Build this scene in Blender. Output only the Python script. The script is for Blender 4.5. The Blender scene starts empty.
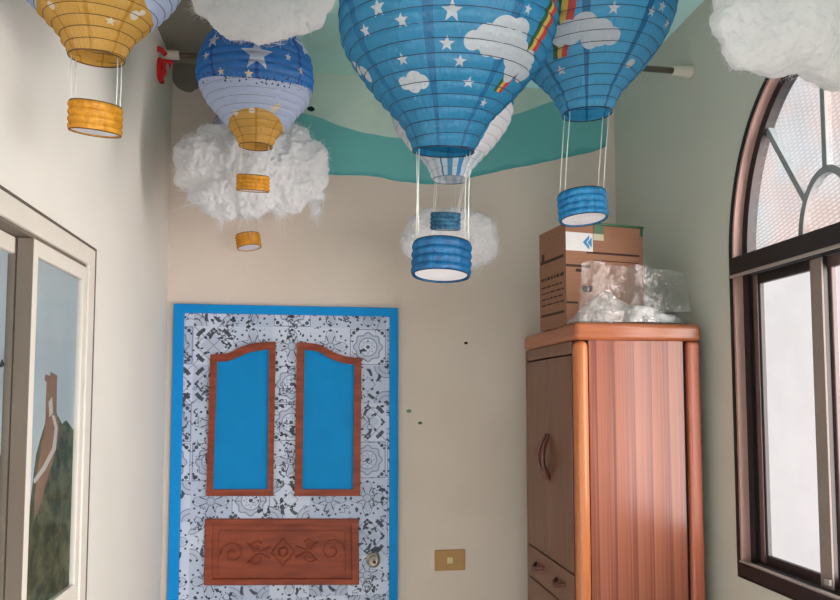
import bpy, bmesh, math, random
from math import pi, sin, cos, sqrt, atan2, radians
from mathutils import Vector, Euler
from mathutils.geometry import tessellate_polygon

scene = bpy.context.scene
C = scene.collection

# ------------------------------------------------------------------ camera
F_PX, EYE = 680.0, 1.68            # focal length in pixels of the 840x600 frame, eye height
YAW, PITCH, SHIFT = radians(8.53), radians(3.5), 56.0
cam_data = bpy.data.cameras.new('camera')
cam_data.sensor_fit = 'HORIZONTAL'
cam_data.sensor_width = 36.0
cam_data.lens = F_PX / 840.0 * 36.0
cam_data.shift_y = SHIFT / 840.0
cam_data.clip_start = 0.02
cam = bpy.data.objects.new('camera', cam_data)
cam.location = (0, 0, EYE)
cam.rotation_euler = (pi / 2 + PITCH, 0, -YAW)
C.objects.link(cam)
scene.camera = cam

# ------------------------------------------------------------------ sky, sun, exposure
world = bpy.data.worlds.new('overcast_sky')
scene.world = world
world.use_nodes = True
bg = world.node_tree.nodes['Background']
bg.inputs['Color'].default_value = (0.93, 0.97, 1.0, 1)
bg.inputs['Strength'].default_value = 1.6

sun_data = bpy.data.lights.new('hazy_sun', 'SUN')
sun_data.energy = 26.0
sun_data.angle = radians(85)
sun_data.color = (1.0, 0.99, 0.975)
sun = bpy.data.objects.new('hazy_sun', sun_data)
sun.rotation_euler = Vector((-0.82, 0.50, -0.08)).to_track_quat('-Z', 'Y').to_euler()
sun.location = (4, -3, 4)
C.objects.link(sun)

scene.view_settings.view_transform = 'Standard'
scene.view_settings.look = 'None'
scene.view_settings.gamma = 1.0
scene.view_settings.use_curve_mapping = False
scene.view_settings.exposure = 0.27
scene.cycles.use_denoising = True
scene.cycles.max_bounces = 10
scene.cycles.diffuse_bounces = 6
scene.cycles.transparent_max_bounces = 16
scene.cycles.caustics_reflective = False
scene.cycles.caustics_refractive = False

# ------------------------------------------------------------------ measuring helpers
ROT = Euler((pi / 2 + PITCH, 0, -YAW)).to_matrix()

def ray(px, py):
    return ROT @ Vector(((px - 420) / F_PX, (300 - py + SHIFT) / F_PX, -1))

def on_y(px, py, y):
    d = ray(px, py)
    return Vector((0, 0, EYE)) + d * (y / d.y)

def on_x(px, py, x):
    d = ray(px, py)
    return Vector((0, 0, EYE)) + d * (x / d.x)

# room (metres): camera stands at x = 0, y = 0
XL, XR, YB, YF, ZC = -0.65, 1.415, 3.06, -1.3, 3.162

# ------------------------------------------------------------------ scene graph helpers
def tag(o, label=None, cat=None, group=None, kind=None):
    if label: o['label'] = label
    if cat: o['category'] = cat
    if group: o['group'] = group
    if kind: o['kind'] = kind
    return o

def thing(name, loc, label, cat, group=None, kind=None):
    o = bpy.data.objects.new(name, None)
    o.empty_display_size = 0.05
    o.location = loc
    C.objects.link(o)
    return tag(o, label, cat, group, kind)

def base_of(o):
    v = Vector((0, 0, 0))
    while o is not None:
        v += Vector(o.location)
        o = o.parent
    return v

class MB:
    """collects shapes in world coordinates; build() links them as one mesh"""
    def __init__(self):
        self.v, self.f, self.m, self.s = [], [], [], []
        self.uv = None
    def add(self, verts, faces, mat=0, smooth=False):
        b = len(self.v)
        self.v += [tuple(p) for p in verts]
        for f in faces:
            self.f.append(tuple(i + b for i in f)); self.m.append(mat); self.s.append(smooth)
        return self
    def box(self, x0, x1, y0, y1, z0, z1, mat=0):
        x0, x1 = sorted((x0, x1)); y0, y1 = sorted((y0, y1)); z0, z1 = sorted((z0, z1))
        v = [(x, y, z) for x in (x0, x1) for y in (y0, y1) for z in (z0, z1)]
        return self.add(v, [(0, 1, 3, 2), (4, 6, 7, 5), (0, 4, 5, 1), (2, 3, 7, 6), (0, 2, 6, 4), (1, 5, 7, 3)], mat)
    def tube(self, path, r, n=8, mat=0, closed=False, smooth=True):
        path = [Vector(p) for p in path]
        k = len(path)
        rs = r if isinstance(r, (list, tuple)) else [r] * k
        verts, faces = [], []
        t0 = (path[1] - path[0]).normalized()
        up = Vector((0, 0, 1)) if abs(t0.z) < .9 else Vector((1, 0, 0))
        nrm = t0.cross(up).normalized()
        for i, p in enumerate(path):
            if closed:
                t = (path[(i + 1) % k] - path[i - 1]).normalized()
            else:
                t = (path[min(i + 1, k - 1)] - path[max(i - 1, 0)]).normalized()
            nrm = (nrm - t * nrm.dot(t)).normalized()
            bn = t.cross(nrm)
            for j in range(n):
                a = 2 * pi * j / n
                verts.append(p + (nrm * cos(a) + bn * sin(a)) * rs[i])
        for i in range(k if closed else k - 1):
            for j in range(n):
                a, b = i * n + j, i * n + (j + 1) % n
                c, d = ((i + 1) % k) * n + (j + 1) % n, ((i + 1) % k) * n + j
                faces.append((a, b, c, d))
        if not closed:
            faces.append(tuple(reversed(range(n))))
            faces.append(tuple(range((k - 1) * n, k * n)))
        return self.add(verts, faces, mat, smooth)
    def lathe(self, prof, origin, axis='Z', n=32, mat=0, smooth=True, caps=True):
        o = Vector(origin)
        verts, faces = [], []
        for (r, h) in prof:
            for j in range(n):
                a = 2 * pi * j / n
                c, s = r * cos(a), r * sin(a)
                if axis == 'Z': p = (c, s, h)
                elif axis == 'Y': p = (c, h, s)
                else: p = (h, c, s)
                verts.append(o + Vector(p))
        k = len(prof)
        for i in range(k - 1):
            for j in range(n):
                faces.append((i * n + j, i * n + (j + 1) % n, (i + 1) * n + (j + 1) % n, (i + 1) * n + j))
        if caps:
            faces.append(tuple(range(n))); faces.append(tuple(range((k - 1) * n, k * n)))
        return self.add(verts, faces, mat, smooth)
    def plate(self, outer, holes, axis, a, b, mat=0):
        """polygon (with holes) in the plane across axis, extruded from a to b"""
        def P(q, t):
            u, w = q
            return (t, u, w) if axis == 'X' else ((u, t, w) if axis == 'Y' else (u, w, t))
        loops = [list(outer)] + [list(h) for h in holes]
        flat = [q for l in loops for q in l]
        tris = tessellate_polygon([[Vector((q[0], q[1], 0)) for q in l] for l in loops])
        n = len(flat)
        verts = [P(q, a) for q in flat] + [P(q, b) for q in flat]
        faces = [tuple(t) for t in tris] + [tuple(i + n for i in reversed(t)) for t in tris]
        s = 0
        for l in loops:
            k = len(l)
            for i in range(k):
                j = (i + 1) % k
                faces.append((s + i, s + j, n + s + j, n + s + i))
            s += k
        return self.add(verts, faces, mat)
    def build(self, name, mats, parent=None, bevel=0, seg=2, loc=None):
        me = bpy.data.meshes.new(name)
        off = base_of(parent) if parent is not None else Vector(loc or (0, 0, 0))
        me.from_pydata([tuple(Vector(p) - off) for p in self.v], [], self.f)
        for m in (mats if isinstance(mats, (list, tuple)) else [mats]):
            me.materials.append(m)
        for p, mi, sm in zip(me.polygons, self.m, self.s):
            p.material_index = mi; p.use_smooth = sm
        bm = bmesh.new(); bm.from_mesh(me)
        bmesh.ops.recalc_face_normals(bm, faces=bm.faces[:])
        bm.to_mesh(me); bm.free()
        o = bpy.data.objects.new(name, me)
        C.objects.link(o)
        if parent is not None: o.parent = parent
        else: o.location = off
        if bevel:
            md = o.modifiers.new('bevel', 'BEVEL'); md.width = bevel; md.segments = seg
            md.limit_method = 'ANGLE'; md.angle_limit = radians(35)
        return o

def rect(u0, u1, w0, w1):
    return [(u0, w0), (u1, w0), (u1, w1), (u0, w1)]

# ------------------------------------------------------------------ material helpers
class E:
    """a node socket that understands arithmetic"""
    def __init__(self, nt, s): self.nt, self.s = nt, s
    def _m(self, op, *args, clamp=False):
        n = self.nt.nodes.new('ShaderNodeMath'); n.operation = op; n.use_clamp = clamp
        for i, a in enumerate((self,) + args):
            if isinstance(a, E): self.nt.links.new(a.s, n.inputs[i])
            else: n.inputs[i].default_value = float(a)
        return E(self.nt, n.outputs[0])
    def __add__(self, o): return self._m('ADD', o)
    __radd__ = __add__
    def __sub__(self, o): return self._m('SUBTRACT', o)
    def __rsub__(self, o): return (self * -1) + o
    def __mul__(self, o): return self._m('MULTIPLY', o)
    __rmul__ = __mul__
    def __truediv__(self, o): return self._m('DIVIDE', o)
    def __lt__(self, o): return self._m('LESS_THAN', o)
    def __gt__(self, o): return self._m('GREATER_THAN', o)
    def abs(self): return self._m('ABSOLUTE')
    def sin(self): return self._m('SINE')
    def cos(self): return self._m('COSINE')
    def sqrt(self): return self._m('SQRT')
    def floor(self): return self._m('FLOOR')
    def frac(self): return self._m('FRACT')
    def max(self, o): return self._m('MAXIMUM', o)
    def min(self, o): return self._m('MINIMUM', o)
    def atan2(self, o): return self._m('ARCTAN2', o)
    def pingpong(self, o): return self._m('PINGPONG', o)
    def step(self, lo, hi):
        n = self.nt.nodes.new('ShaderNodeMapRange'); n.interpolation_type = 'SMOOTHSTEP'
        self.nt.links.new(self.s, n.inputs['Value'])
        n.inputs['From Min'].default_value = lo; n.inputs['From Max'].default_value = hi
        return E(self.nt, n.outputs['Result'])

class Mat:
    def __init__(self, name):
        self.m = bpy.data.materials.new(name); self.m.use_nodes = True
        self.nt = self.m.node_tree; self.nt.nodes.clear()
        self.out = self.nt.nodes.new('ShaderNodeOutputMaterial')
    def node(self, t, **kw):
        n = self.nt.nodes.new(t)
        for k, v in kw.items(): setattr(n, k, v)
        return n
    def link(self, a, b): self.nt.links.new(a.s if isinstance(a, E) else a, b)
    def E(self, s): return E(self.nt, s)
    def coords(self, which='Object'):
        tc = self.node('ShaderNodeTexCoord'); sp = self.node('ShaderNodeSeparateXYZ')
        self.link(tc.outputs[which], sp.inputs[0]); self.tc = tc.outputs[which]
        return [self.E(sp.outputs[i]) for i in range(3)]
    def vec(self, x, y, z=0):
        n = self.node('ShaderNodeCombineXYZ')
        for i, a in enumerate((x, y, z)):
            if isinstance(a, E): self.link(a, n.inputs[i])
            else: n.inputs[i].default_value = a
        return n.outputs[0]
    def noise(self, v, scale, detail=3, rough=.5):
        n = self.node('ShaderNodeTexNoise'); n.inputs['Scale'].default_value = scale
        n.inputs['Detail'].default_value = detail; n.inputs['Roughness'].default_value = rough
        if v is not None: self.link(v, n.inputs['Vector'])
        return self.E(n.outputs['Fac'])
    def mix(self, f, a, b):
        n = self.node('ShaderNodeMix', data_type='RGBA')
        if isinstance(f, E): self.link(f, n.inputs[0])
        else: n.inputs[0].default_value = f
        for i, c in ((6, a), (7, b)):
            if isinstance(c, tuple): n.inputs[i].default_value = (*c[:3], 1)
            else: self.link(c, n.inputs[i])
        return n.outputs[2]
    def principled(self, color, rough=.6, spec=.4, metal=0, bump=None, bump_dist=.002, coat=0):
        p = self.node('ShaderNodeBsdfPrincipled')
        if isinstance(color, tuple): p.inputs['Base Color'].default_value = (*color[:3], 1)
        else: self.link(color, p.inputs['Base Color'])
        if isinstance(rough, E): self.link(rough, p.inputs['Roughness'])
        else: p.inputs['Roughness'].default_value = rough
        p.inputs['Specular IOR Level'].default_value = spec
        p.inputs['Metallic'].default_value = metal
        p.inputs['Coat Weight'].default_value = coat
        p.inputs['Coat Roughness'].default_value = .15
        if bump is not None: self.link(self.bump(bump, bump_dist), p.inputs['Normal'])
        self.link(p.outputs[0], self.out.inputs[0])
        return self.m
    def bump(self, h, dist):
        b = self.node('ShaderNodeBump'); b.inputs['Distance'].default_value = dist
        self.link(h, b.inputs['Height'])
        return b.outputs[0]
    def shader_mix(self, f, a, b):
        n = self.node('ShaderNodeMixShader')
        if isinstance(f, E): self.link(f, n.inputs[0])
        else: n.inputs[0].default_value = f
        self.link(a, n.inputs[1]); self.link(b, n.inputs[2])
        return n.outputs[0]
    def paper(self, color, trans=.35, bump=None, bump_dist=.002, gloss=.05):
        d = self.node('ShaderNodeBsdfDiffuse'); t = self.node('ShaderNodeBsdfTranslucent')
        g = self.node('ShaderNodeBsdfGlossy'); g.inputs['Roughness'].default_value = .45
        for n in (d, t):
            if isinstance(color, tuple): n.inputs['Color'].default_value = (*color[:3], 1)
            else: self.link(color, n.inputs['Color'])
        if bump is not None:
            bn = self.bump(bump, bump_dist)
            for n in (d, t, g): self.link(bn, n.inputs['Normal'])
        a = self.shader_mix(trans, d.outputs[0], t.outputs[0])
        self.link(self.shader_mix(gloss, a, g.outputs[0]), self.out.inputs[0])
        return self.m

def S(r, g, b):
    """sRGB 0-255 to linear"""
    f = lambda c: (c / 255 / 12.92) if c <= 10 else (((c / 255) + .055) / 1.055) ** 2.4
    return (f(r), f(g), f(b))

def plain(name, color, rough=.6, spec=.4, metal=0, scale=40, amt=.06, bump=.0, coat=0):
    k = Mat(name); k.coords()
    n = k.noise(k.tc, scale, 4)
    lo = tuple(c * (1 - amt) for c in color); hi = tuple(min(1, c * (1 + amt)) for c in color)
    return k.principled(k.mix(n, lo, hi), rough, spec, metal, n if bump else None, bump, coat)

def curve_of(k, x, pts, lo, hi):
    """piecewise curve z(x) through pts as nodes; x is an E in metres"""
    x0, x1 = pts[0][0], pts[-1][0]
    t = (x - x0) / (x1 - x0)
    n = k.node('ShaderNodeFloatCurve')
    c = n.mapping.curves[0]
    nm = [((p[0] - x0) / (x1 - x0), (p[1] - lo) / (hi - lo)) for p in pts]
    c.points[0].location = nm[0]; c.points[1].location = nm[-1]
    for q in nm[1:-1]: c.points.new(*q)
    n.mapping.update()
    k.link(t, n.inputs['Value'])
    return k.E(n.outputs[0]) * (hi - lo) + lo

# ------------------------------------------------------------------ room materials
WALL = S(226, 221, 213)
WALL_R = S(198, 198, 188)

def wall_mat(name, color):
    k = Mat(name); k.coords()
    a = k.noise(k.tc, 1.6, 3); b = k.noise(k.tc, 55, 4)
    c = k.mix(a.step(.35, .7), color, tuple(v * .94 for v in color))
    return k.principled(c, .75, .25, bump=b, bump_dist=.0008)

def back_wall_mat():
    k = Mat('beige_wall_with_painted_wave'); x, y, z = k.coords()
    a = k.noise(k.tc, 1.6, 3); b = k.noise(k.tc, 55, 4)
    col = k.mix(a.step(.35, .7), S(222, 208, 197), S(215, 200, 188))
    wob = (k.noise(k.tc, 9, 2) - .5) * .012
    def pts(l):
        return [(q.x, q.z) for q in (on_y(px, py, YB) for px, py in l)]
    low = pts([(170, 60), (187, 92), (198, 88), (216, 78), (240, 110), (264, 152), (300, 171), (330, 175), (370, 176), (405, 182), (440, 184),
               (478, 176), (520, 167), (555, 160), (594, 151), (607, 146)])
    top = pts([(170, 66), (188, 97), (216, 84), (250, 112), (285, 112), (312, 115), (340, 126), (372, 134), (400, 138), (440, 138),
               (480, 126), (520, 113), (545, 104), (570, 97), (607, 90)])
    zl = curve_of(k, x, low, 2.5, 3.4) + wob
    zt = curve_of(k, x, top, 2.5, 3.4) + wob
    inx = x < (low[-1][0])
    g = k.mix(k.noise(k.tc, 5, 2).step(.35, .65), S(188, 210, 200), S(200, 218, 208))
    # pale streak in the painted hills
    s0, s1 = on_y(342, 113, YB), on_y(372, 96, YB)
    tx = (x - s0.x) / (s1.x - s0.x)
    d = (z - (tx * (s1.z - s0.z) + s0.z)).abs()
    streak = (d < .012) * (tx > -.9) * (tx < 1.1)
    g = k.mix(streak * .45, g, S(206, 220, 212))
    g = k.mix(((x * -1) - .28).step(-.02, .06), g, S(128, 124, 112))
    t = k.mix(((z - zl) / .09 + k.noise(k.tc, 6, 2)).step(.55, .8), S(86, 164, 168), S(110, 182, 182))
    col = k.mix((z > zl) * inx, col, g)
    col = k.mix((z > zl) * (zt > z) * inx, col, t)
    for (px, py, r, c) in ((466, 343, .0062, (20, 18, 16)), (409, 411, .008, (110, 140, 125)), (420, 423, .007, (84, 104, 88)), (311, 109, .012, (22, 40, 48))):
        q = on_y(px, py, YB)
        dx, dz = (x - q.x) * .7, z - q.z
        col = k.mix((dx * dx + dz * dz + (b - .5) * r * r) < r * r, col, S(*c))
    return k.principled(col, .75, .25, bump=b, bump_dist=.0008)

def ceiling_mat():
    k = Mat('ceiling_painted_pale_teal_sky'); x, y, z = k.coords()
    n = k.noise(k.tc, 2.2, 3)
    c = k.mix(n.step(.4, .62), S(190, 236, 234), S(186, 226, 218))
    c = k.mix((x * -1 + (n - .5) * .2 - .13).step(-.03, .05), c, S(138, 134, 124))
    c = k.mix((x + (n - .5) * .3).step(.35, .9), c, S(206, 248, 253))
    return k.principled(c, .8, .2, bump=k.noise(k.tc, 50, 3), bump_dist=.0008)

def tile_floor_mat():
    k = Mat('beige_floor_tiles'); x, y, z = k.coords()
    b = k.node('ShaderNodeTexBrick'); b.offset = 0
    k.link(k.tc, b.inputs['Vector'])
    for i, c in ((1, S(214, 212, 208)), (2, S(220, 218, 214)), (3, S(160, 156, 150))): b.inputs[i].default_value = (*c, 1)
    b.inputs['Scale'].default_value = 1; b.inputs['Brick Width'].default_value = .4; b.inputs['Row Height'].default_value = .4
    b.inputs['Mortar Size'].default_value = .004
    return k.principled(b.outputs[0], .4, .4)

M_wall = wall_mat('cream_wall_paint', WALL)
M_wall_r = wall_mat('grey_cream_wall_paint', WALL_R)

# ------------------------------------------------------------------ room shell
def struct(o, label, cat):
    return tag(o, label, cat, kind='structure')

# outline of the arched window opening, in (y, z)
AY, AA, ABH, ASP, ABT = 1.75, 0.395, 0.61, 2.15, 1.087
def arch(d, n=40):
    a, b = AA - d, ABH - d
    pts = [(AY - a, ABT + d), (AY + a, ABT + d)]
    for i in range(n + 1):
        t = pi * i / n
        pts.append((AY + a * cos(t), ASP + b * sin(t)))
    return pts
def half_arch(d, zb, n=40):
    a, b = AA - d, ABH - d
    return [(AY + a * cos(pi * i / n), max(zb, ASP + b * sin(pi * i / n))) for i in range(n + 1)]

LW = (1.262, 2.083, 1.07, 2.108)     # left window: y0, y1, z0, z1

struct(MB().box(XL - .2, XR + .095, YF, YB + .2, -.1, 0).build('floor', tile_floor_mat()), 'beige tiled floor of the narrow room', 'floor')
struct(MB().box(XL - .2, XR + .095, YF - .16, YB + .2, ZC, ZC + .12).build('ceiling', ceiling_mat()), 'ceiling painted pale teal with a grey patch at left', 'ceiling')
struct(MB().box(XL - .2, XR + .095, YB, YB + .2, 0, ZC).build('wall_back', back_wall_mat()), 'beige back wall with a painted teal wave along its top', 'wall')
struct(MB().plate(rect(YF, YB, 0, ZC), [rect(*LW)], 'X', XL, XL - .2).build('wall_left', M_wall), 'cream left wall with the white sliding window', 'wall')
struct(MB().plate(rect(YF, YB, 0, ZC), [arch(-.001), rect(-1.2, -.30, .8, 2.0)], 'X', XR, XR + .062).build('wall_right', M_wall_r), 'grey cream right wall with the arched window', 'wall')  # second hole: unseen opening near the camera, added to let daylight in
struct(MB().plate(rect(XL - .2, XR + .095, 0, ZC), [rect(-.45, 1.2, .02, 1.5)], 'Y', YF - .16, YF).build('wall_front', M_wall), 'cream wall behind the camera', 'wall')  # hole is an unseen opening, added to brighten camera-facing surfaces

# ------------------------------------------------------------------ shared materials
M_black = plain('black_edge_strip', S(22, 18, 18), .5)
M_bronze = plain('dark_bronze_aluminium', S(28, 21, 22), .45, .5, scale=25)
M_bronze2 = plain('brown_bronze_aluminium', S(92, 74, 72), .4, .5, scale=25)
M_reveal = plain('pinkish_brown_reveal', S(172, 138, 130), .5, .3, scale=12)
M_lead = plain('grey_cames', S(134, 140, 142), .5, .4)
M_white_al = plain('white_window_aluminium', S(216, 208, 198), .45, .4, scale=18)
M_grey_al = plain('taupe_window_channel', S(112, 100, 90), .55, .3, scale=18)
M_string = plain('white_cotton_string', S(232, 230, 226), .8)
M_wire = plain('dark_lantern_wire', S(30, 44, 66), .5)

def pane_mat(name, tint, rough=.05, gloss=.08, diffuse=0.0, dcol=(1, 1, 1), pattern=None):
    k = Mat(name)
    tr = k.node('ShaderNodeBsdfTransparent')
    g = k.node('ShaderNodeBsdfGlossy'); g.inputs['Roughness'].default_value = rough
    if pattern: k.link(pattern(k, tint), tr.inputs['Color'])
    else:
        k.coords(); n = k.noise(k.tc, 6, 3)
        k.link(k.mix(n.step(.3, .7), tint, tuple(c * .965 for c in tint)), tr.inputs['Color'])
    a = tr.outputs[0]
    if diffuse:
        t = k.node('ShaderNodeBsdfTranslucent'); t.inputs['Color'].default_value = (*dcol, 1)
        a = k.shader_mix(diffuse, a, t.outputs[0])
    k.link(k.shader_mix(gloss, a, g.outputs[0]), k.out.inputs[0])
    return k.m

def ribbed(k, tint):
    x, y, z = k.coords()
    n = k.noise(k.tc, 7, 2)
    w = ((z * 460 + y * 130 + n * 4).sin() * .5 + .5) * ((y * 300 - z * 60).sin() * .25 + .75)
    w = (w * .75 + n * .4).step(.1, 1.0)
    pk = k.noise(k.tc, 3.1, 2).step(.42, .62)
    return k.mix(w, k.mix(pk, tuple(c * .72 for c in tint), (tint[0] * .80, tint[1] * .66, tint[2] * .6)), tint)

M_pane_clear = pane_mat('tinted_window_glass', (.715, .684, .674), gloss=.03)
M_pane_ribbed = pane_mat('ribbed_arch_glass', (.79, .772, .772), rough=.2, gloss=.05, pattern=ribbed)
M_pane_left = pane_mat('bluish_sliding_glass', (.93, .95, .96), gloss=.025)

# ------------------------------------------------------------------ arched window in the right wall
w2 = thing('window_2', (XR, AY, ABT), 'arched dark framed window with spoked fanlight in the right wall', 'window', kind='structure')
MB().plate(arch(-.010), [arch(.003)], 'X', XR - .006, XR + .01).build('edge_strip', M_black, w2)  # thin black ring round the window opening
MB().plate(arch(.0), [arch(.012)], 'X', XR - .002, XR + .060).build('reveal_lining', M_reveal, w2)
MB().plate(arch(.003), [arch(.040)], 'X', XR + .030, XR + .064).build('outer_frame', M_bronze, w2, .003)
tr = MB().box(XR - .012, XR + .12, AY - AA, AY + AA, 2.098, 2.160).build('transom', M_bronze, w2, .004)
MB().box(XR - .015, XR - .006, AY - AA, AY + AA, 2.090, 2.099).build('transom_highlight', plain('painted_highlight', S(150, 138, 132), .4), tr)  # pale bar: highlight along the transom's lower edge, put into colour
sl = MB().box(XR - .012, XR + .12, AY - AA, AY + AA, 1.085, 1.128).build('sill', M_bronze, w2, .004)
MB().box(XR - .006, XR + .01, AY - AA, AY + AA, 1.128, 1.134).build('sill_track', plain('pale_track_metal', S(160, 150, 144), .4), sl)
def sash(y0, y1, x0, x1, stile, mat_a, pane_m, meet=None):
    s = MB().plate(rect(y0, y1, 1.130, 2.096), [rect(y0 + stile, y1 - stile, 1.130 + .035, 2.096 - .035)], 'X', x0, x1).build('sash', mat_a, w2, .003)
    xm = (x0 + x1) / 2
    MB().box(xm - .003, xm + .003, y0 + stile - .004, y1 - stile + .004, 1.161, 2.065).build('pane', pane_m, s)
    return s
s1 = sash(1.772, 2.107, XR + .040, XR + .058, .048, M_bronze, M_pane_clear)
MB().box(XR + .0355, XR + .0405, 2.066, 2.086, 1.14, 2.09).build('stile_face', M_bronze2, s1)
s2 = sash(1.375, 1.810, XR + .062, XR + .080, .045, M_bronze2, M_pane_clear)
MB().box(XR + .0345, XR + .0405, 1.770, 1.816, 1.135, 2.09).build('meeting_strip', plain('grey_brown_screen_strip', S(134, 122, 116), .7, scale=220, amt=.25), s1)
MB().box(XR + .026, XR + .0355, 1.772, 1.792, 1.146, 1.162).build('latch', plain('grey_latch_metal', S(170, 168, 166), .35, .5), s1)
# fanlight: small inner arch and spokes
def ell(a, b, n=24, t0=0, t1=pi):
    return [(AY + a * cos(t0 + (t1 - t0) * i / n), 2.155 + b * sin(t0 + (t1 - t0) * i / n)) for i in range(n + 1)]
xf = XR + .052
fan = MB()
o_, i_ = ell(.118, .20), ell(.098, .178)
fan.plate(o_ + list(reversed(i_)), [], 'X', xf - .012, xf + .012)
def spoke(t, tt):
    p = Vector((AY + .108 * cos(t), 2.155 + .19 * sin(t)))
    q = Vector((AY + (AA - .03) * cos(tt), ASP + (ABH - .03) * sin(tt)))
    d = (q - p).normalized(); n = Vector((-d.y, d.x)) * .009
    fan.plate([tuple(p + n), tuple(q + n), tuple(q - n), tuple(p - n)], [], 'X', xf - .011, xf + .011)
spoke(pi / 2, pi / 2); spoke(radians(39), radians(46)); spoke(radians(141), radians(134))
fan.build('fanlight_spokes', M_lead, w2)
MB().plate(half_arch(.03, 2.155), [], 'X', xf + .0, xf + .006).build('fanlight_pane', M_pane_ribbed, w2)

# ------------------------------------------------------------------ sliding window in the left wall
w1 = thing('window_1', (XL, LW[1], LW[2]), 'white framed sliding window in the left wall', 'window', kind='structure')
y0, y1, z0, z1 = LW
MB().plate(rect(y0 - .012, y1 + .013, z0 - .008, z1 + .007), [rect(y0, y1, z0, z1)], 'X', XL - .02, XL + .0035).build('caulk_line', plain('grey_brown_caulk', S(96, 84, 74), .8), w1)
MB().plate(rect(y0, y1, z0, z1), [rect(y0 + .052, y1 - .052, z0 + .05, z1 - .052)], 'X', XL - .11, XL + .005).build('outer_frame', M_white_al, w1, .004)
MB().plate(rect(y0 + .05, y1 - .05, z0 + .048, z1 - .05), [rect(y0 + .060, y1 - .060, z0 + .056, z1 - .060)], 'X', XL - .10, XL - .004).build('channel', M_grey_al, w1)
# each sash carries a landscape picture behind its glass
def landscape():
    k = Mat('painted_grey_blue_sky'); k.coords(); n = k.noise(k.tc, 4, 4)
    sky = k.principled(k.mix(n.step(.3, .7), S(172, 180, 186), S(184, 190, 192)), .6, .3)
    k = Mat('painted_green_hillside'); k.coords(); n = k.noise(k.tc, 22, 6, .65)
    hill = k.principled(k.mix(n.step(.35, .65), S(44, 58, 42), S(104, 100, 74)), .6, .3)
    return sky, hill
FILM = [*landscape(), plain('painted_brown_rampart', S(136, 104, 84), .7, scale=60, amt=.25), plain('painted_pale_path', S(190, 178, 168), .7), plain('painted_dark_bird', S(50, 56, 62), .7)]
def lsash(ya, yb, x0, x1, st, shapes):
    s = MB().plate(rect(ya, yb, z0 + .055, z1 - .062), [rect(ya + st, yb - st, z0 + .105, z1 - .10)], 'X', x0, x1).build('sash', M_white_al, w1, .003)
    xm = x0 - .008
    MB().box(xm - .002, xm + .002, ya + st - .003, yb - st + .003, z0 + .100, z1 - .096).build('pane', M_pane_left, s)
    xf_ = xm - .006
    fa, fb, ga, gb = ya + st - .003, yb - st + .003, z0 + .100, z1 - .096
    film = MB().box(xf_ - .002, xf_, fa, fb, ga, gb, 0)
    for i, (m, pts) in enumerate(shapes):
        q = [on_x(px, py, xf_) for px, py in pts]
        q = [(min(max(p.y, fa), fb), min(max(p.z, ga), gb)) for p in q]
        film.plate(q, [], 'X', xf_ - .001, xf_ + .0003 * (i + 1), m)
    film.build('landscape_picture', FILM, s)
    return s
shapes_far = [(1, [(36, 455), (40, 440), (46, 420), (58, 416), (62, 424), (66, 420), (72, 428), (80, 430), (95, 520), (95, 640), (10, 660), (10, 520), (30, 505)]),
    (2, [(34, 500), (37, 470), (44, 432), (46, 412), (56, 410), (59, 424), (56, 450), (46, 482), (38, 512), (34, 520)]),
    (3, [(33, 480), (42, 467), (52, 448), (54.5, 428), (51, 414), (54, 414), (57.5, 428), (55.5, 449), (45, 470), (34, 484)]),
    (2, [(45.5, 414), (46.5, 382), (44.5, 380), (45.5, 374.5), (50, 376), (50.5, 372), (57, 375.5), (56.5, 382), (56, 416)]),
    (3, [(48, 402), (51.5, 397), (52.5, 413), (49, 417)])]
shapes_near = [(1, [(-70, 440), (-25, 452), (0, 456), (8, 450), (16, 456), (16, 640), (-70, 800)]),
    (2, [(-40, 500), (-12, 482), (6, 470), (10, 474), (-10, 496), (-40, 520)]),
    (4, [(-4, 368), (0, 363), (2, 359), (3, 362), (4.5, 363), (2.5, 367)])]
sa = lsash(1.655, 2.022, XL + .003, XL - .030, .030, shapes_far)
MB().box(XL + .0025, XL - .0305, 1.6525, 1.6565, z0 + .056, z1 - .063).build('interlock', M_grey_al, sa)  # shade on the sash's near edge, put into a taupe strip
sb = lsash(1.325, 1.690, XL - .036, XL - .066, .036, shapes_near)
MB().box(XL - .0345, XL - .067, 1.652, 1.6915, z0 + .056, z1 - .063).build('interlock', M_grey_al, sb)

# ------------------------------------------------------------------ door in the back wall
def dz(px, py): q = on_y(px, py, YB); return (q.x, q.z)
DX0, DX1, DZT = -.617, .356, 2.084
IX0, IX1, IZT = -.573, .318, 2.045
M_blue_paint = plain('bright_blue_door_paint', S(4, 136, 208), .6, .2, scale=14, amt=.10)
M_blue_panel = plain('blue_panel_paint', S(0, 130, 194), .65, .2, scale=10, amt=.12)
def redwood():
    k = Mat('red_brown_varnished_wood'); x, y, z = k.coords()
    n = k.noise(k.vec(x * 6, y * 6, z * 40), 1.2, 4)
    return k.principled(k.mix(n.step(.3, .7), S(116, 48, 26), S(142, 64, 38)), .45, .3)
M_redwood = redwood()

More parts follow.
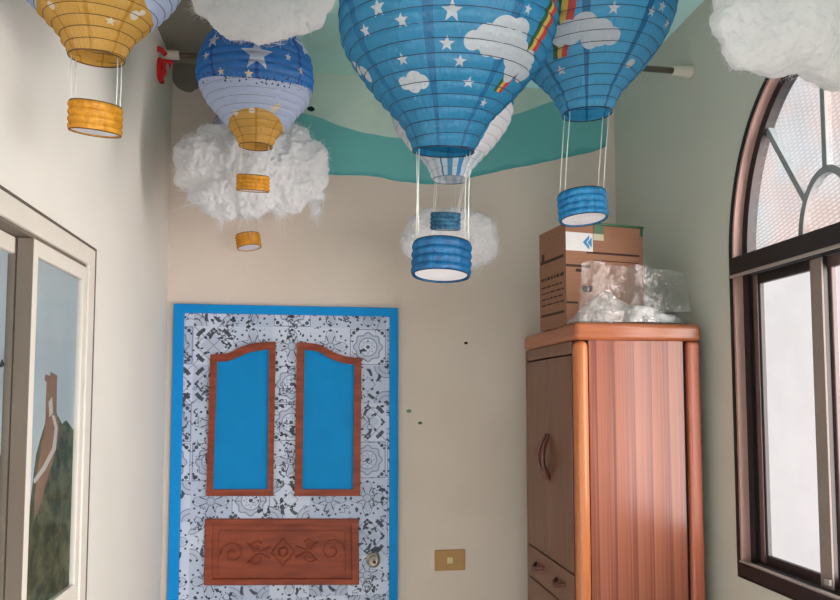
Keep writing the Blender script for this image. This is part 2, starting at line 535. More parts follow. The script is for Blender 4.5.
def door_paper():
    k = Mat('patchwork_tile_pattern_paper'); x, y, z = k.coords()
    T = .1675
    u, v = (x + .0837) / T, (z + .02) / T
    cu, cv = u.floor(), v.floor()
    fu, fv = u.frac() - .5, v.frac() - .5
    wn = k.node('ShaderNodeTexWhiteNoise', noise_dimensions='2D'); k.link(k.vec(cu, cv), wn.inputs['Vector'])
    h = k.E(wn.outputs['Value'])
    r = (fu * fu + fv * fv).sqrt(); th = fu.atan2(fv)
    au, av = fu.abs(), fv.abs()
    cr = ((au - .5) * (au - .5) + (av - .5) * (av - .5)).sqrt()
    c8, c4 = (th * 8).cos(), (th * 4).cos()
    line = lambda e, w: (e.abs() < w)
    spot = lambda px, py, rad: ((((au - px) * (au - px)) + ((av - py) * (av - py))).sqrt() < rad)
    sym = au.min(av), au.max(av)
    spot8 = lambda p, q, rad: ((((sym[0] - p) * (sym[0] - p)) + ((sym[1] - q) * (sym[1] - q))).sqrt() < rad)
    # four motifs: (grey fill, grey line, navy)
    A_f = (r < (c4 * .12 + .26)); A_l = line(r - (c4 * .12 + .32), .016).max(line(r - .1, .016)); A_n = (((th * 4).cos().abs() < .22) * (r > .12) * (r < .30)).max(spot8(.0, .43, .035)).max(spot8(.28, .28, .032)).max(spot8(.17, .40, .028))
    B_f = (r < (c8 * .03 + .36)) * (r > .24); B_l = line(r - (c8 * .03 + .36), .02).max(line(r - .24, .016)).max(line(au.max(av) - .47, .014)).max(line(r - (c8 * .04 + .14), .014)); B_n = spot8(.38, .38, .05).max(spot8(.30, .44, .03)).max((r < .05))
    C_f = (cr < .30); C_l = line(cr - .32, .016).max(line(cr - .2, .014)).max(line(fu.abs() + fv.abs() - .2, .014)); C_n = (((th * 7 + r * 15).cos() > .5) * (r > .24) * (r < .42) * ((th * 2 + .8).sin() > -.2)).max(spot8(.12, .12, .035)).max((cr < .07))
    D_f = (fu.abs() + fv.abs() < .33); D_l = line(au - av, .016).max(line(au + av - .46, .016)); D_n = ((((th * 6 - r * 18).cos() > .45) * (r > .20) * (r < .36)) * ((th * 2).cos() > .1)).max(spot8(.0, .42, .04)).max(spot8(.06, .38, .032)).max(spot8(.20, .20, .04)).max(((c4 < -.5) * (r > .42) * (r < .52)))
    sel = [h < .27, (h > .27) * (h < .5), (h > .5) * (h < .76), h > .76]
    comb = lambda l: (l[0] * sel[0] + l[1] * sel[1] + l[2] * sel[2] + l[3] * sel[3])
    fill, ln, nv = comb([A_f, B_f, C_f, D_f]), comb([A_l, B_l, C_l, D_l]), comb([A_n, B_n, C_n, D_n])
    # leafy curls printed across the tiles
    w = k.noise(k.tc, 26, 2, .5)
    curl = line(w - .5, .020) * (k.noise(k.tc, 11, 1) > .55)
    leaf = (k.noise(k.tc, 42, 1) > .66) * (k.noise(k.tc, 12, 1) > .52)
    wn2 = k.E(wn.outputs['Value'])
    basec = k.mix(((wn2 * 7.3).frac()).step(.2, .8), S(194, 203, 222), S(174, 185, 208))
    c = k.mix(fill * .45, basec, S(150, 160, 184))
    c = k.mix(ln * .8, c, S(112, 122, 150))
    c = k.mix((curl * .85).max(nv * .9).max(leaf * .95), c, S(22, 24, 46))
    return k.principled(c, .5, .35)

dr = thing('door_1', (DX0, YB, 0), 'blue framed door papered with grey tile patterns in the back wall', 'door', kind='structure')
MB().plate([(DX0, 0), (IX0, 0), (IX0, IZT), (IX1, IZT), (IX1, 0), (DX1, 0), (DX1, DZT), (DX0, DZT)], [], 'Y', YB - .030, YB + .01).build('door_frame', M_blue_paint, dr, .003)
leaf = MB().box(IX0, IX1, YB - .016, YB + .01, .01, IZT).build('door_leaf', door_paper(), dr)

def smooth_pts(pts, n=6):
    out = []
    for i in range(len(pts) - 1):
        p0, p1, p2, p3 = pts[max(i - 1, 0)], pts[i], pts[i + 1], pts[min(i + 2, len(pts) - 1)]
        for j in range(n):
            t = j / n
            out.append(tuple(.5 * ((2 * b) + (c - a) * t + (2 * a - 5 * b + 4 * c - d) * t * t + (3 * b - a - 3 * c + d) * t ** 3) for a, b, c, d in zip(p0, p1, p2, p3)))
    out.append(pts[-1])
    return out
def upper_panel(top_out, top_in, bo, bi):
    o = [dz(*p) for p in bo] + smooth_pts([dz(*p) for p in top_out])
    i = [dz(*p) for p in bi] + smooth_pts([dz(*p) for p in top_in])
    mo = MB().plate(o, [i], 'Y', YB - .034, YB - .012).build('panel_moulding', M_redwood, dr, .004)
    MB().plate(i, [], 'Y', YB - .022, YB - .012).build('blue_panel', M_blue_panel, dr)
upper_panel([(276, 342.2), (256, 343.5), (242, 347.5), (229, 353.5), (211.5, 355)], [(269.5, 349.8), (251, 352.6), (238, 358), (228, 361.5), (218, 362)],
            [(207.5, 495), (273.5, 495)], [(213.8, 488.5), (268, 488.5)])
upper_panel([(361, 358.5), (346.5, 357), (333, 352.4), (319, 345), (297.2, 342.8)], [(354, 365), (342.5, 363.3), (330, 358.6), (318, 352), (304.5, 350.2)],
            [(294.8, 495), (359.8, 495)], [(302.4, 488.5), (352.6, 488.5)])
o = [dz(*p) for p in [(205, 583.4), (358.8, 583), (358, 517.8), (206, 517.8)]]
i1 = [dz(*p) for p in [(213, 577), (351.5, 577), (351, 524), (213.5, 524)]]
i2 = [dz(*p) for p in [(219, 572), (345.5, 572), (345, 529.5), (219.5, 529.5)]]
MB().plate(o, [i1], 'Y', YB - .034, YB - .012).build('panel_moulding', M_redwood, dr, .004)
cp = MB().plate(o, [], 'Y', YB - .022, YB - .012)
cp.plate(i2, [], 'Y', YB - .028, YB - .02)
cp = cp.build('carved_panel', M_redwood, dr, .002)
cv = MB()
cx_, cz_ = (i2[0][0] + i2[1][0]) / 2, (i2[0][1] + i2[2][1]) / 2
yc = YB - .029
def spiral(cx, cz, r, turns, s, a0=0, r2=.0045):
    n = 26
    cv.tube([(cx + s * r * (1 - .85 * i / n) * cos(a0 + turns * 2 * pi * i / n), yc, cz + r * (1 - .85 * i / n) * sin(a0 + turns * 2 * pi * i / n)) for i in range(n + 1)], r2, 6)
hw, hh = (i2[1][0] - i2[0][0]) / 2, abs(i2[2][1] - i2[0][1]) / 2
for s in (-1, 1):
    spiral(cx_ + s * hw * .78, cz_, hh * .62, 1.4, s)
    spiral(cx_ + s * hw * .42, cz_ + hh * .28, hh * .34, 1.2, -s, .6)
    spiral(cx_ + s * hw * .42, cz_ - hh * .28, hh * .34, 1.2, -s, 3.6)
    for q in (-1, 1):
        cv.tube([(cx_ + s * hw * .56, yc, cz_ + q * hh * .5), (cx_ + s * hw * .36, yc, cz_ + q * hh * .05), (cx_ + s * hw * .2, yc, cz_ + q * hh * .3)], [.003, .006, .003], 6)
dm = [(cx_ + hw * .17 * cos(pi * k / 8) * (1 if k % 4 == 0 else .8), yc, cz_ + hh * .7 * sin(pi * k / 8) * (1 if k % 4 == 0 else .72)) for k in range(16)]
cv.tube(dm, .005, 6, closed=True)
cv.lathe([(.022, 0), (.018, -.006), (.004, -.008)], (cx_, yc, cz_), 'Y', 14)
cv.build('carving', M_redwood, cp)
kq = on_y(373.4, 559.6, YB - .03)
M_steel = plain('brushed_steel_knob', S(182, 172, 160), .3, .5, .85)
kn = MB().lathe([(.0, -.016), (.030, -.016), (.031, -.022), (.024, -.026), (.012, -.03), (.012, -.045), (.024, -.052), (.027, -.065), (.021, -.075), (.0, -.077)], (kq.x, YB, kq.z), 'Y', 28).build('door_knob', M_steel, dr)
MB().lathe([(.0, -.0765), (.0075, -.0765), (.007, -.079), (0, -.079)], (kq.x, YB, kq.z), 'Y', 14).build('keyhole', plain('dark_keyhole_brass', S(70, 52, 34), .4), kn)

# light switch
q0, q1 = on_y(434.5, 550, YB), on_y(465, 569.5, YB)
sw = thing('light_switch', ((q0.x + q1.x) / 2, YB, q1.z), 'gold beige light switch plate low on the back wall', 'light switch')
MB().box(q0.x, q1.x, YB - .009, YB, q1.z, q0.z).build('cover_plate', plain('gold_beige_plastic', S(178, 138, 86), .4), sw, .003)
sx = (q0.x + q1.x) / 2 - .001; sz = (q0.z + q1.z) / 2
MB().box(sx - .013, sx + .013, YB - .013, YB - .008, sz - .014, sz + .014).build('rocker', plain('pale_switch_rocker', S(222, 200, 160), .35), sw, .002)

# ------------------------------------------------------------------ wardrobe
CX0, CX1, CY0, CY1, CZT = .892, 1.364, 2.27, 2.858, 1.945
def wood(name, a, b, sx, sy, sz, rough=.4, coat=.2):
    k = Mat(name); x, y, z = k.coords()
    n = k.noise(k.vec(x * sx, y * sy, z * sz), 1, 5, .6)
    return k.principled(k.mix(n.step(.3, .7), a, b), rough, .4, coat=coat)
def stripes():
    k = Mat('red_brown_striped_laminate'); x, y, z = k.coords()
    n1 = k.noise(k.vec(x * 26, 0, z * .25), 1, 2); n2 = k.noise(k.vec(x * 160, 0, z * 1.2), 1, 4)
    band = ((x * 14.5 + n1 * .5).frac())
    c = k.mix(band.step(.1, .95), S(150, 88, 66), S(120, 64, 50))
    c = k.mix((n2 - .1).step(.3, .6) * .55, c, S(166, 104, 82))
    c = k.mix(((band - .97).abs() < .05) * .5, c, S(104, 50, 44))
    return k.principled(c, .30, .45, coat=.14)
M_door_wood = wood('brown_wardrobe_front', S(106, 66, 45), S(122, 80, 54), 8, 60, 3)
M_post = wood('orange_brown_wardrobe_edge', S(178, 100, 54), S(196, 118, 66), 50, 50, 2.5, .32, .3)
M_post_r = wood('red_brown_wardrobe_post', S(168, 90, 66), S(184, 104, 78), 50, 50, 2.5, .35, .3)
M_top = wood('orange_brown_wardrobe_top', S(152, 84, 52), S(170, 100, 64), 4, 4, 60, .32, .3)
M_handle = plain('dark_red_brown_handle', S(96, 48, 34), .3, .5, coat=.3)
M_gap = plain('dark_wardrobe_inside', S(26, 16, 14), .8)
wd = thing('wardrobe', ((CX0 + CX1) / 2, (CY0 + CY1) / 2, 0), 'reddish brown wooden wardrobe in the right corner by the window', 'wardrobe')
MB().box(CX0 + .020, CX1 - .01, CY0 + .02, CY1 - .004, .06, CZT - .06).build('carcass', M_gap, wd)
MB().box(CX0 - .006, CX1 + .004, CY0 - .006, CY1 + .006, CZT - .062, CZT).build('top_board', M_top, wd, .018, 4)
# near-left corner post, rounded
MB().box(CX0, CX0 + .052, CY0, CY0 + .05, .05, CZT - .0625).build('corner_post', M_post, wd, .024, 5)
MB().box(CX1 - .050, CX1, CY0, CY0 + .05, .05, CZT - .0625).build('corner_post', M_post_r, wd, .012, 4)
MB().box(CX0 + .052, CX1 - .064, CY0 + .010, CY0 + .026, .08, CZT - .0625).build('side_panel', stripes(), wd)
MB().box(CX0 + .002, CX0 + .022, CY1 - .022, CY1 + .002, .05, CZT - .0625).build('rear_stile', M_door_wood, wd, .002)
MB().box(CX0 + .004, CX0 + .022, CY0 + .05, CY1 - .022, CZT - .108, CZT - .0625).build('top_rail', M_door_wood, wd, .002)
MB().box(CX0 + .006, CX1 - .01, CY0 + .006, CY1, .0, .08).build('plinth', M_door_wood, wd)
ys, ye = CY0 + .056, CY1 - .024
ym = on_x(547, 430, CX0).y
DB, DT = 1.062, CZT - .114
def front(name, ya, yb, za, zb):
    return MB().box(CX0 + .002, CX0 + .020, ya, yb, za, zb).build(name, M_door_wood, wd, .003)
d_far = front('wardrobe_door', ym + .0015, ye, DB, DT)
d_near = front('wardrobe_door', ys, ym - .0015, DB, DT)
for d, yy, s in ((d_far, ym + .022, 1), (d_near, ym - .022, -1)):
    za, zb = on_x(547, 480, CX0).z, on_x(547, 434, CX0).z
    n = 14
    MB().tube([(CX0 + .004 - .034 * sin(pi * i / n), yy + s * .012 * sin(pi * i / n) - s * .006, za + (zb - za) * i / n) for i in range(n + 1)], [.0065 + .003 * sin(pi * i / n) for i in range(n + 1)], 10).build('handle', M_handle, d)
zz = DB - .006
for h in (.125, .19, .19, .19):
    dw = front('drawer', ys, ye, zz - h, zz)
    for fr in (.27, .75):
        yc_ = ye - (ye - ys) * fr; n = 12
        MB().tube([(CX0 + .004 - .028 * sin(pi * i / n), yc_ - .045 + .09 * i / n, zz - h * .42 - .012 * sin(pi * i / n)) for i in range(n + 1)], [.006 + .003 * sin(pi * i / n) for i in range(n + 1)], 10).build('handle', M_handle, dw)
    zz -= h + .006

# ------------------------------------------------------------------ cardboard box on the wardrobe
BX0, BX1, BY0, BY1 = .912, 1.250, 2.405, 2.615       # before the box is turned about its near left corner
BZ0, BZ1 = CZT, 2.335
BOX_TURN = radians(9)
def cardboard():
    k = Mat('brown_corrugated_cardboard'); x, y, z = k.coords()
    n = k.noise(k.vec(x * 4, y * 4, z * 90), 1, 3)
    return k.principled(k.mix(n, S(132, 94, 74), S(148, 108, 86)), .8, .2)
M_card = cardboard(); M_ink = plain('dark_brown_print', S(58, 38, 30), .8)
M_label = plain('white_paper_label', S(206, 204, 204), .7); M_lblue = plain('blue_label_print', S(50, 130, 180), .7)
M_green = plain('dark_green_plastic', S(28, 84, 46), .4, .4)
bx = thing('cardboard_box', (BX0, BY0, BZ0), 'tall brown cardboard box with dark print standing on the wardrobe', 'box')
body = MB().box(BX0, BX1, BY0, BY1, BZ0, BZ1)
random.seed(4)
def side_mark(u0, u1, w0, w1):          # on the left face, u along y from the near edge, w down from the top
    ya, yb = BY0 + (BY1 - BY0) * u0, BY0 + (BY1 - BY0) * u1
    h = BZ1 - BZ0
    body.box(BX0 - .0006, BX0, ya, yb, BZ1 - h * w1, BZ1 - h * w0, 1)
def front_mark(u0, u1, w0, w1, m=1):
    xa, xb = BX0 + (BX1 - BX0) * u0, BX0 + (BX1 - BX0) * u1
    h = BZ1 - BZ0
    body.box(xa, xb, BY0 - .0006, BY0, BZ1 - h * w1, BZ1 - h * w0, m)
side_mark(.08, .95, .295, .325)
for w in (.47, .56, .62, .68, .74):
    u = .92
    while u > .15:
        l = random.uniform(.05, .2)
        side_mark(max(.08, u - l), u, w, w + (.032 if w < .5 else .016)); u -= l + .035
side_mark(.08, .95, .84, .865)
side_mark(.80, .90, .22, .30)
front_mark(.26, .95, .265, .285)
front_mark(.0, .30, .40, .425); front_mark(.12, .2, .44, .47); front_mark(.0, .14, .76, .78); front_mark(.2, .32, .60, .66)
front_mark(.35, .94, .345, .352)
body.build('carton', [M_card, M_ink], bx, .004)
lab = MB().box(BX0 + .0, BX0 + .115, BY0 - .0012, BY0, BZ1 - .104, BZ1 - .034)
lx, lz = BX0 + .088, BZ1 - .069
for s in (-1, 1):
    lab.plate([(lx - .016, lz), (lx + .012, lz + s * .028), (lx + .012, lz + s * .014), (lx + .0, lz)][::s], [], 'Y', BY0 - .0018, BY0 - .001, 1)
lab.plate([(lx + .004, lz), (lx + .022, lz + .02), (lx + .022, lz - .02)], [], 'Y', BY0 - .0018, BY0 - .001, 1)
lab.build('shipping_label', [M_label, M_lblue], bx)
MB().box(BX0 + .118, BX0 + .163, BY0 - .001, BY0, BZ1 - .058, BZ1 - .034).build('tape', plain('pale_green_tape', S(170, 168, 140), .4), bx)
MB().box(BX0 + .12, BX0 + .163, BY0 - .0018, BY0 - .0004, BZ1 - .032, BZ1).build('green_tape', M_green, bx)
MB().box(BX1 - .012, BX1, BY0 - .0018, BY0 - .0004, BZ1 - .03, BZ1).build('green_tape', M_green, bx)
gs = MB().box(BX0 + .12, BX1 + .004, BY0 - .004, BY1, BZ1 + .0005, BZ1 + .010)
bx.rotation_euler.z = BOX_TURN
gs = gs.build('green_sheet', M_green, None, .002, loc=(BX0, BY0, BZ1))
gs.rotation_euler.z = BOX_TURN
tag(gs, 'dark green plastic sheet lying on top of the cardboard box', 'plastic sheet')

# ------------------------------------------------------------------ clear plastic bag lying in front of the box
def clear_plastic(name, a0, a1, gl, sc):
    k = Mat(name); k.coords()
    n = k.noise(k.tc, sc, 4, .5)
    bn = k.bump(n, .05)
    t = k.node('ShaderNodeBsdfTransparent'); t.inputs['Color'].default_value = (.95, .96, .96, 1)
    g = k.node('ShaderNodeBsdfGlossy'); g.inputs['Roughness'].default_value = .10
    d = k.node('ShaderNodeBsdfDiffuse'); d.inputs['Color'].default_value = (.80, .82, .82, 1)
    k.link(bn, g.inputs['Normal']); k.link(bn, d.inputs['Normal'])
    w = n.step(.45, .75)
    a = k.shader_mix(w * a1 + a0, t.outputs[0], d.outputs[0])
    k.link(k.shader_mix(gl, a, g.outputs[0]), k.out.inputs[0])
    return k.m
random.seed(11)
M_clear = [clear_plastic('crumpled_clear_plastic', .20, .42, .09, 9), clear_plastic('clear_plastic_film', .03, .07, .05, 5)]
from mathutils import noise as mnoise
def plastic_bag():
    m = MB()
    # folded pile: closed pillow with deep creases
    nu, nv = 60, 28
    x0, x1 = .895, 1.335
    yA, yB = 2.282, 2.398
    def crease(u, v, s):
        return mnoise.turbulence(Vector((u * 3.4 + s, v * 1.6, s * 2.1)), 3, False) - .45
    top, bot = [], []
    for i in range(nu + 1):
        for j in range(nv + 1):
            u, v = i / nu, j / nv
            e = (1 - abs(2 * u - 1) ** 3.2) * (1 - abs(2 * v - 1) ** 2.6)
            hgt = (.100 * (1 - .4 * max(0, u - .3)) + .065 * crease(u, v, 1.3)) * e
            wx = x0 + (x1 - x0) * u + .012 * crease(v, u, 4)
            wy = yA + (yB - yA) * v + .012 * crease(u, v, 7)
            wy = min(wy, 2.399 + .15 * max(0, wx - .89))
            top.append((wx, wy, CZT + .004 + max(.001, hgt)))
            bot.append((wx, wy, CZT + .002))
    idx = lambda i, j: i * (nv + 1) + j
    f = [(idx(i, j), idx(i + 1, j), idx(i + 1, j + 1), idx(i, j + 1)) for i in range(nu) for j in range(nv)]
    m.add(top, f, 0, True); m.add(bot, [tuple(reversed(q)) for q in f], 0, True)
    # loose mouth of the bag standing up against the box
    p00, p10, p01, p11 = on_y(576, 312, 2.37), on_y(690, 312, 2.36), on_y(579, 261, 2.392), on_y(682, 268, 2.37)
    nu, nv = 44, 18
    for side in (0, 1):
        g = []
        for i in range(nu + 1):
            for j in range(nv + 1):
                u, v = i / nu, j / nv
                p = (p00 * (1 - u) + p10 * u) * (1 - v) + (p01 * (1 - u) + p11 * u) * v
                p = p + Vector((0, -.014 * side * sin(pi * min(1, v * 1.1)) * (0.3 + .7 * sin(pi * u)), 0))
                p.y += .018 * crease(u * .8, v * .8, 2 + side * 3) - .012
                p.z += .010 * crease(u * 1.5, .2, 5) * v - (.02 * max(0, u - .75) * 4 * v * (1 if side else .4)) - .004 * side
                p.y = min(p.y, 2.398 + .15 * max(0, p.x - .89))
                g.append(p)
        m.add(g, [(i * (nv + 1) + j, (i + 1) * (nv + 1) + j, (i + 1) * (nv + 1) + j + 1, i * (nv + 1) + j + 1) for i in range(nu) for j in range(nv)], 1, True)
    return m.build('plastic_bag', M_clear, None, loc=(1.1, 2.37, CZT))
tag(plastic_bag(), 'crumpled clear plastic bag lying on the wardrobe in front of the box', 'bag')

# ------------------------------------------------------------------ hot-air-balloon paper lanterns
PROF = [(.10, .44), (.20, .425), (.32, .365), (.42, .265), (.48, .14), (.50, .0), (.487, -.10), (.440, -.20), (.355, -.31), (.262, -.41), (.197, -.48), (.163, -.54), (.147, -.58), (.143, -.60)]
def prof_fine(d):
    p = smooth_pts(PROF, 8)
    out, s = [], 0
    for i, (r, z) in enumerate(p):
        if i: s += sqrt((r - p[i - 1][0]) ** 2 + (z - p[i - 1][1]) ** 2) * d
        out.append((r * d, z * d, s))
    return out

def group_star():
    g = bpy.data.node_groups.new('printed_star', 'ShaderNodeTree')
    for n in ('U', 'V', 'th', 's', 'r', 'R'): g.interface.new_socket(n, in_out='INPUT', socket_type='NodeSocketFloat')
    g.interface.new_socket('mask', in_out='OUTPUT', socket_type='NodeSocketFloat')
    i, o = g.nodes.new('NodeGroupInput'), g.nodes.new('NodeGroupOutput')
    U, V, th, s, r, R = [E(g, i.outputs[k]) for k in range(6)]
    x, y = (U - th) * r, V * -1 + s
    rr = (x * x + y * y).sqrt(); a = x.atan2(y).pingpong(pi / 5)
    q, c, sn = .42, cos(pi / 5), sin(pi / 5)
    m = (rr * a.sin()) * (q * c - 1) - ((rr * a.cos()) - R) * (q * sn)
    g.links.new((m > 0).s, o.inputs[0])
    return g
def group_disc():
    g = bpy.data.node_groups.new('printed_disc', 'ShaderNodeTree')
    for n in ('U', 'V', 'th', 's', 'r', 'R'): g.interface.new_socket(n, in_out='INPUT', socket_type='NodeSocketFloat')
    g.interface.new_socket('mask', in_out='OUTPUT', socket_type='NodeSocketFloat')
    i, o = g.nodes.new('NodeGroupInput'), g.nodes.new('NodeGroupOutput')
    U, V, th, s, r, R = [E(g, i.outputs[k]) for k in range(6)]
    x, y = (U - th) * r, V - s
    g.links.new(((x * x + y * y).sqrt() < R).s, o.inputs[0])
    return g
G_STAR, G_DISC = group_star(), group_disc()

class Print:
    """printed paper of one lantern; spots are given as (theta, arc length, local radius)"""
    def __init__(self, name, d, centre, lean):
        self.inv = lean.transposed()
        self.k = Mat(name); self.d = d; self.c = Vector(centre); self.pf = prof_fine(d)
        tc = self.k.node('ShaderNodeTexCoord'); sp = self.k.node('ShaderNodeSeparateXYZ')
        self.k.link(tc.outputs['UV'], sp.inputs[0]); self.obj = tc.outputs['Object']
        self.U, self.V = self.k.E(sp.outputs[0]), self.k.E(sp.outputs[1])
    def s_of_z(self, z):
        return min(self.pf, key=lambda p: abs(p[1] - z))[2]
    def spot(self, px, py):
        dv = ray(px, py); o = Vector((0, 0, EYE)); best = (9, None)
        t = (self.c.y - self.d * .55)
        while t < self.c.y + self.d * .3:
            p = self.inv @ (o + dv * (t / dv.y) - self.c)
            rad = sqrt(p.x ** 2 + p.y ** 2)
            pr = min(self.pf, key=lambda q: abs(q[1] - p.z))
            e = rad - pr[0]
            if e < best[0]: best = (e, (atan2(p.x, -p.y), pr[2], pr[0]))
            if e <= 0: break
            t += .0015
        return best[1]
    def mask(self, g, spots):
        out = None
        for (px, py, R) in spots:
            th, s, r = self.spot(px, py)
            n = self.k.node('ShaderNodeGroup'); n.node_tree = g
            self.k.link(self.U, n.inputs[0]); self.k.link(self.V, n.inputs[1])
            for i, v in enumerate((th, s, r, R * self.c.y / F_PX)): n.inputs[2 + i].default_value = v
            e = self.k.E(n.outputs[0]); out = e if out is None else out.max(e)
        return out
    def seams(self, off, width, n=8):
        w = ((self.U - off + pi / n).abs() * 0 + (self.U - off)) / (2 * pi / n)
        return (((w + .5).frac() - .5).abs() < width / 2)
    def finish(self, col, trans=.48, gloss=.05):
        n = self.k.noise(self.obj, 30, 4, .6)
        v = self.k.noise(self.k.vec(self.U * 9, self.V * 22), 1.0, 5, .65)
        return self.k.paper(col, trans, n * .4 + v, .006, gloss)

def crepe(name, color, dark):
    k = Mat(name); x, y, z = k.coords()
    n = k.noise(k.vec(x * 90, y * 90, z * 30), 1, 3, .6)
    return k.paper(k.mix(n.step(.3, .7), dark, color), .35, n, .004, .05)
M_basket_floor = plain('white_basket_bottom', S(226, 222, 228), .8)

def lantern(px, py, Y, d, label, printer, basket_px, basket_cols, group, pair=(.55,), ribs=23, tilt=(0, 0), squash=1.0, basket_d=None, tall=.56, thread=True, wire=M_wire, grip=.9, lean=(0, 0), wire_r=.0008):
    c = on_y(px, py, Y)
    t = thing('hot_air_balloon_lantern', c, label, 'lantern', group)
    pf = prof_fine(d)
    RL = Euler((radians(lean[0]), radians(lean[1]), 0)).to_matrix()
    # paper envelope, puckered between the wire turns
    nt = 112
    nz = len(pf) * 2
    S_tot = pf[-1][2]
    def at_s(s):
        for i in range(len(pf) - 1):
            if pf[i + 1][2] >= s:
                f = (s - pf[i][2]) / max(1e-9, pf[i + 1][2] - pf[i][2])
                return pf[i][0] + f * (pf[i + 1][0] - pf[i][0]), pf[i][1] + f * (pf[i + 1][1] - pf[i][1])
        return pf[-1][0], pf[-1][1]
    random.seed(int(px * 7 + py))
    so = random.random() * 20
    verts, uvs, faces = [], [], []
    pitch = S_tot / ribs
    nz = ribs * 8
    for i in range(nz + 1):
        s = S_tot * i / nz
        r, z = at_s(s)
        for j in range(nt + 1):
            th = -pi + 2 * pi * j / nt
            ph = (s / pitch) + th / (2 * pi)
            k = abs(sin(pi * ph)) ** .8
            e = .0035 * k + .006 * (mnoise.noise(Vector((cos(th) * 3 + so, sin(th) * 3, s * 16))))* k
            fade = min(1, s / .03, (S_tot - s) / .015 + .05)
            rr = r + e * fade
            verts.append(c + RL @ Vector((rr * sin(th), -rr * cos(th), z)))
            uvs.append((th, s))
    w = nt + 1
    for i in range(nz):
        for j in range(nt):
            faces.append((i * w + j, i * w + j + 1, (i + 1) * w + j + 1, (i + 1) * w + j))
    me = bpy.data.meshes.new('envelope')
    me.from_pydata([tuple(v - c) for v in verts], [], faces)
    uvl = me.uv_layers.new(name='UVMap')
    for l in me.loops: uvl.data[l.index].uv = uvs[l.vertex_index]
    for p in me.polygons: p.use_smooth = True
    me.materials.append(printer(d, c, RL))
    o = bpy.data.objects.new('envelope', me); o.parent = t; C.objects.link(o)
    # one spiral of wire
    wr = MB()
    path = []
    n = ribs * 40
    for i in range(n + 1):
        th = 2 * pi * ribs * i / n
        s = S_tot * (1 - i / n)
        a = -2 * pi * s / pitch
        r, z = at_s(s)
        r += .0012
        path.append(c + RL @ Vector((r * sin(a), -r * cos(a), z)))
    wr.tube(path, wire_r, 4)
    wr.build('wire_spiral', wire, t)
    # rims at the mouth and at the crown
    def ring(m, r, z, rad, cen=c, n=48):
        m.tube([cen + RL @ Vector((r * cos(2 * pi * i / n), r * sin(2 * pi * i / n), z)) for i in range(n)], rad, 6, closed=True)
    m = MB(); ring(m, pf[-1][0] + .001, pf[-1][1], .0013); m.build('mouth_rim', wire, t)
    m = MB(); ring(m, pf[0][0], pf[0][1], .0016)
    m.tube([c + RL @ Vector((-pf[0][0], 0, pf[0][1])), c + RL @ Vector((0, 0, pf[0][1] + .012)), c + RL @ Vector((pf[0][0], 0, pf[0][1]))], .0014, 6)
    m.build('crown_hanger', M_wire, t)
    if thread:
        tp = c + RL @ Vector((0, 0, pf[0][1] + .010))
        MB().tube([tp, Vector((tp.x + .002, tp.y, (tp.z + ZC) / 2)), Vector((tp.x, tp.y, ZC))], .0009, 5).build('hanging_thread', M_string, t)
    # basket
    bd = basket_d or d * .265
    br, bh = bd / 2, bd * tall
    b = on_y(basket_px[0], basket_px[1], Y)           # its middle
    e = Euler((tilt[0], tilt[1], 0)).to_matrix()
    def W(v): return b + e @ Vector(v)
    prof = []
    nr = 4
    for i in range(nr * 8 + 1):
        q = i / (nr * 8)
        prof.append((br * (1 + .085 * (abs(sin(pi * q * nr)) ** .7 - .5)), bh * (.5 - q)))
    m = MB(); n = 48; vv, ff = [], []
    for i, (r, z) in enumerate(prof):
        for j in range(n):
            a = 2 * pi * j / n
            rj = r * (1 + .012 * mnoise.noise(Vector((cos(a) * 4 + so, sin(a) * 4, z * 60))))
            vv.append(W((rj * cos(a), rj * sin(a), z)))
    for i in range(len(prof) - 1):
        for j in range(n):
            ff.append((i * n + j, i * n + (j + 1) % n, (i + 1) * n + (j + 1) % n, (i + 1) * n + j))
    m.add(vv, ff, 0, True)
    bo = m.build('basket', crepe('basket_crepe_paper', *basket_cols), t)
    sd = bo.modifiers.new('thickness', 'SOLIDIFY'); sd.thickness = .0012
    m = MB(); vv = [W((br * .90 * cos(2 * pi * j / n), br * .90 * sin(2 * pi * j / n), -bh * .46)) for j in range(n)]
    m.add(vv, [tuple(range(n))]); vv2 = [v + e @ Vector((0, 0, .002)) for v in vv]; m.add(vv2, [tuple(reversed(range(n)))])
    m.build('basket_bottom', M_basket_floor, bo)
    for z in (-bh * .5, bh * .5):
        m = MB(); m.tube([W((br * .98 * cos(2 * pi * i / n), br * .98 * sin(2 * pi * i / n), z)) for i in range(n)], .0010, 5, closed=True)
        m.build('basket_hoop', wire, bo)
    # four strings in two close pairs
    pa = pair[0]
    for a in (pa, -pa, pi - pa, pi + pa):
        p = c + RL @ Vector((pf[-1][0] * grip * cos(a), pf[-1][0] * grip * sin(a), pf[-1][1]))
        q = W((br * grip * cos(a), br * grip * sin(a), bh * .5))
        mid = (p + q) / 2 + Vector((random.uniform(-.002, .002), 0, 0))
        MB().tube([p, mid, q], .0011, 5).build('string', M_string, t)
    return t

